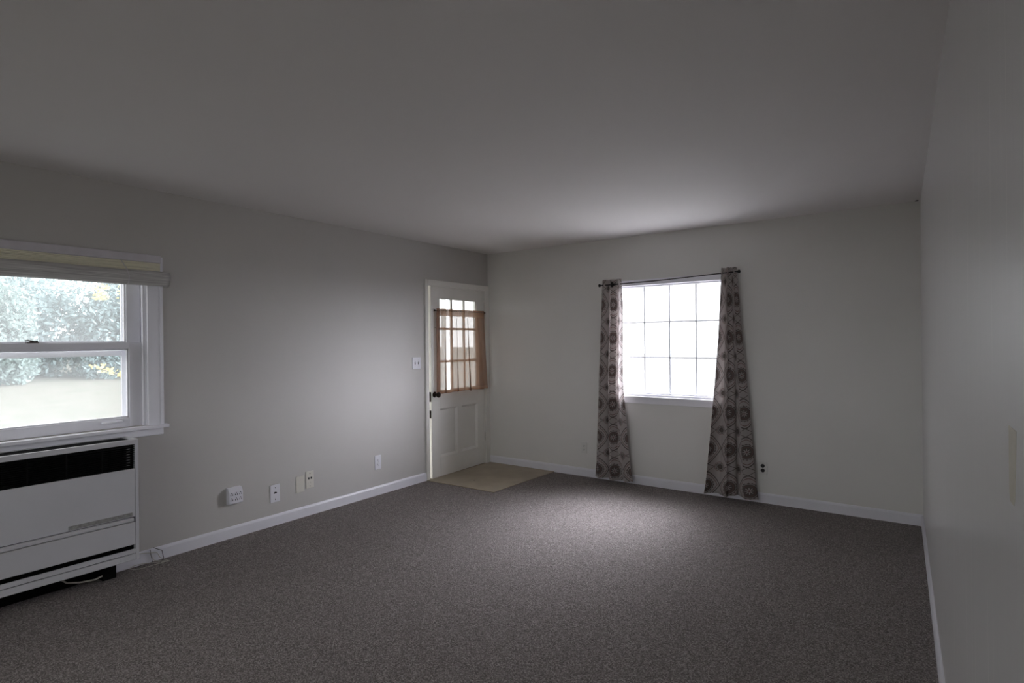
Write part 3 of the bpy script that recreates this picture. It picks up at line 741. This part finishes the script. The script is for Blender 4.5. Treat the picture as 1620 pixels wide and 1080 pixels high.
lawn = obj('lawn', b, M_grass, smooth=True); tag(lawn, 'pale dry grass lawn rising behind the left window', 'lawn', kind='stuff')
b = B(); box(b, XL-TH-.01, 60, D+TH+.001, 60, -.6, -.45); tag(obj('driveway', b, M_concrete), kind='structure')
b = B(); box(b, XL-TH-.01, 60, -60, YB-TH-.001, -.6, -.45); tag(obj('front_yard', b, M_grass), kind='structure')
# unseen gable roof and wing beyond the right wall, added to shade the lawn
b = B(); prism(b, [(YB-.8, 2.60), (D+.35, 2.60), (D+.35, 2.72), ((YB+D)/2, 5.0), (YB-.8, 2.72)], XL-TH-.35, 9.0, lambda a, p, q: (a, p, q)); tag(obj('lawn_shade_roof', b, M_bark), kind='structure')
b = B(); box(b, 1.2, 9.0, YB-TH, D+TH, -.45, 2.60); tag(obj('lawn_shade_wing', b, M_porch), kind='structure')
# porch outside the door
b = B(); box(b, XL-TH-1.5, XL-TH-.002, 3.7, 6.4, -.4, -.02); tag(obj('porch_slab', b, M_concrete), kind='structure')
b = B(); box(b, XL-TH-1.6, XL-TH-.002, 3.6, 6.5, 2.26, 2.40); box(b, XL-TH-1.6, XL-TH-1.48, 3.6, 6.5, 2.10, 2.26); tag(obj('porch_roof', b, M_porch), kind='structure')
b = B(); box(b, XL-TH-1.58, XL-TH-1.48, 6.30, 6.40, -.02, 2.10); tag(obj('porch_post', b, M_porch), kind='structure')

def foliage(bm, blobs, n, size, rn, flat=.4):
    tot = sum(bb[3] for bb in blobs)
    for (cx, cy, cz_, rr_, sq) in blobs:
        for _ in range(int(n*rr_/tot)):
            th, cph = rn.uniform(0, 2*PI), rn.uniform(-1, 1); s = math.sqrt(1-cph*cph)
            k = rr_*(.72+.32*rn.random()+.08*math.sin(5*th+3*cph))
            p = Vector((cx+k*s*math.cos(th), cy+k*s*math.sin(th), cz_+k*cph*sq))
            d = Vector((rn.gauss(0, 1), rn.gauss(0, 1), rn.gauss(0, 1)+flat)).normalized(); e1 = d.orthogonal().normalized(); e1.rotate(Matrix.Rotation(rn.uniform(0, 6.28), 3, d)); e2 = d.cross(e1)
            L = size*rn.uniform(.6, 1.3); Wd = L*.5
            bm.faces.new([bm.verts.new(p+q) for q in (-e1*L*.5, e2*Wd*.5+d*L*.06, e1*L*.5, -e2*Wd*.5+d*L*.06)])
def leafmat(name, c1, c2):
    m, n, df, tl, mx, _ = transl(name, c1, .48)
    g = G(m); gi = g.n('ShaderNodeNewGeometry'); c = g.mix(gi.outputs['Random Per Island'], c1, c2); g.t.links.new(c, df.inputs[0]); g.t.links.new(c, tl.inputs[0]); return m
M_leafg = leafmat('blue_green_leaves', (.12, .17, .165), (.19, .25, .245))
M_leafd = leafmat('dull_green_leaves', (.12, .165, .15), (.18, .225, .205))
M_leafy = leafmat('yellow_leaves', (.42, .37, .12), (.55, .50, .22))
rn = random.Random(11)
BX = -22.0
bushes = [(-22.0, 1.2, 1.55, 1.5, M_leafg), (-21.0, 3.6, 1.30, 1.45, M_leafd), (-22.6, 5.6, 1.45, 1.65, M_leafg), (-21.5, 7.9, 1.35, 1.60, M_leafg), (-22.4, 10.3, 1.5, 1.75, M_leafd), (-21.8, 12.8, 1.4, 1.6, M_leafg), (-23.2, -1.4, 1.4, 1.55, M_leafg)]
names = ['hedge shrub behind the lawn, at the left edge of the left window', 'dull green hedge shrub behind the lawn, second from the left in the window', 'blue-green hedge shrub in the middle of the lawn view', 'blue-green hedge shrub behind the lawn, right of the middle one', 'dull green hedge shrub at the right edge of the lawn view', 'blue-green hedge shrub beyond the right edge of the window view', 'blue-green hedge shrub beyond the left edge of the window view']
for (x, y, hw, rr_, mm), nm in zip(bushes, names):
    zg = ground_z(x, y); t = tag(empty('hedge_shrub', (x, y, zg)), nm, 'shrub', 'hedge shrubs behind the lawn')
    b = B(); blobs = [(x+rn.uniform(-.3, .3), y+rn.uniform(-.9, .9), zg+rn.uniform(.5, 2.7)*rr_*.6, rr_*rn.uniform(.5, .75), 1.0) for _ in range(8)] + [(x, y, zg+rr_*.8, rr_*.95, .9), (x+.5, y+.8, zg+.4, rr_*.55, .8), (x+.5, y-.8, zg+.4, rr_*.55, .8)]
    foliage(b, blobs, 11000, .17, rn); obj('foliage', b, mm, t)
    b = B(); 
    for k in range(4): tube(b, [(x+rn.uniform(-.2, .2), y+rn.uniform(-.2, .2), zg-.05), (x+rn.uniform(-.4, .4), y+rn.uniform(-.5, .5), zg+rr_*.7), (x+rn.uniform(-.8, .8), y+rn.uniform(-.9, .9), zg+rr_*1.5)], [.06, .04, .015], 7)
    obj('stem', b, M_bark, t)
# young tree with yellow leaves, nearer the window
tx, ty = -9.8, 4.35; zg = ground_z(tx, ty)
t = tag(empty('yellow_leaved_tree', (tx, ty, zg)), 'young tree with sparse yellow leaves at the right side of the lawn view', 'tree')
b = B(); rn = random.Random(4)
tube(b, [(tx, ty, zg-.05), (tx+.03, ty-.05, .6), (tx, ty-.15, 1.5), (tx-.05, ty-.1, 2.6), (tx, ty, 3.4)], [.05, .045, .035, .025, .01], 8)
br = [[(tx, ty-.05, .95), (tx, ty-.55, .93), (tx, ty-.9, .98), (tx+.05, ty-1.25, 1.12)], [(tx, ty-.12, 1.5), (tx, ty-.5, 1.75), (tx+.1, ty-.75, 2.05)], [(tx, ty-.12, 1.9), (tx, ty-.55, 2.15), (tx+.1, ty-.8, 2.3)], [(tx, ty-.1, 2.3), (tx, ty-.6, 2.7), (tx, ty-1.3, 2.95)], [(tx, ty-.05, 1.1), (tx+.1, ty-.5, 1.15), (tx+.1, ty-.8, 1.25)], [(tx, ty, 1.3), (tx, ty+.6, 1.6)], [(tx, ty, 2.2), (tx, ty+.7, 2.6)]]
for q in br: tube(b, q, [.014-.003*i for i in range(len(q))], 5)
obj('trunk', b, M_bark, t)
b = B()
for q in br:
    for (p0, p1) in zip(q, q[1:]):
        for _ in range(12):
            k = rn.random(); c = Vector(p0).lerp(Vector(p1), k) + Vector((rn.gauss(0, .05), rn.gauss(0, .05), rn.gauss(0, .05)))
            foliage(b, [(*c, .05, 1)], 2, .085, rn)
for (yy, zz, rr_) in ((3.62, 2.15, .16), (3.70, 1.95, .12), (3.66, 1.60, .14), (3.60, 1.45, .10), (3.25, 2.2, .12), (3.7, 1.15, .18), (3.62, .98, .12)):
    foliage(b, [(tx, yy, zz, rr_, 1)], 45, .085, rn)
obj('foliage', b, M_leafy, t)
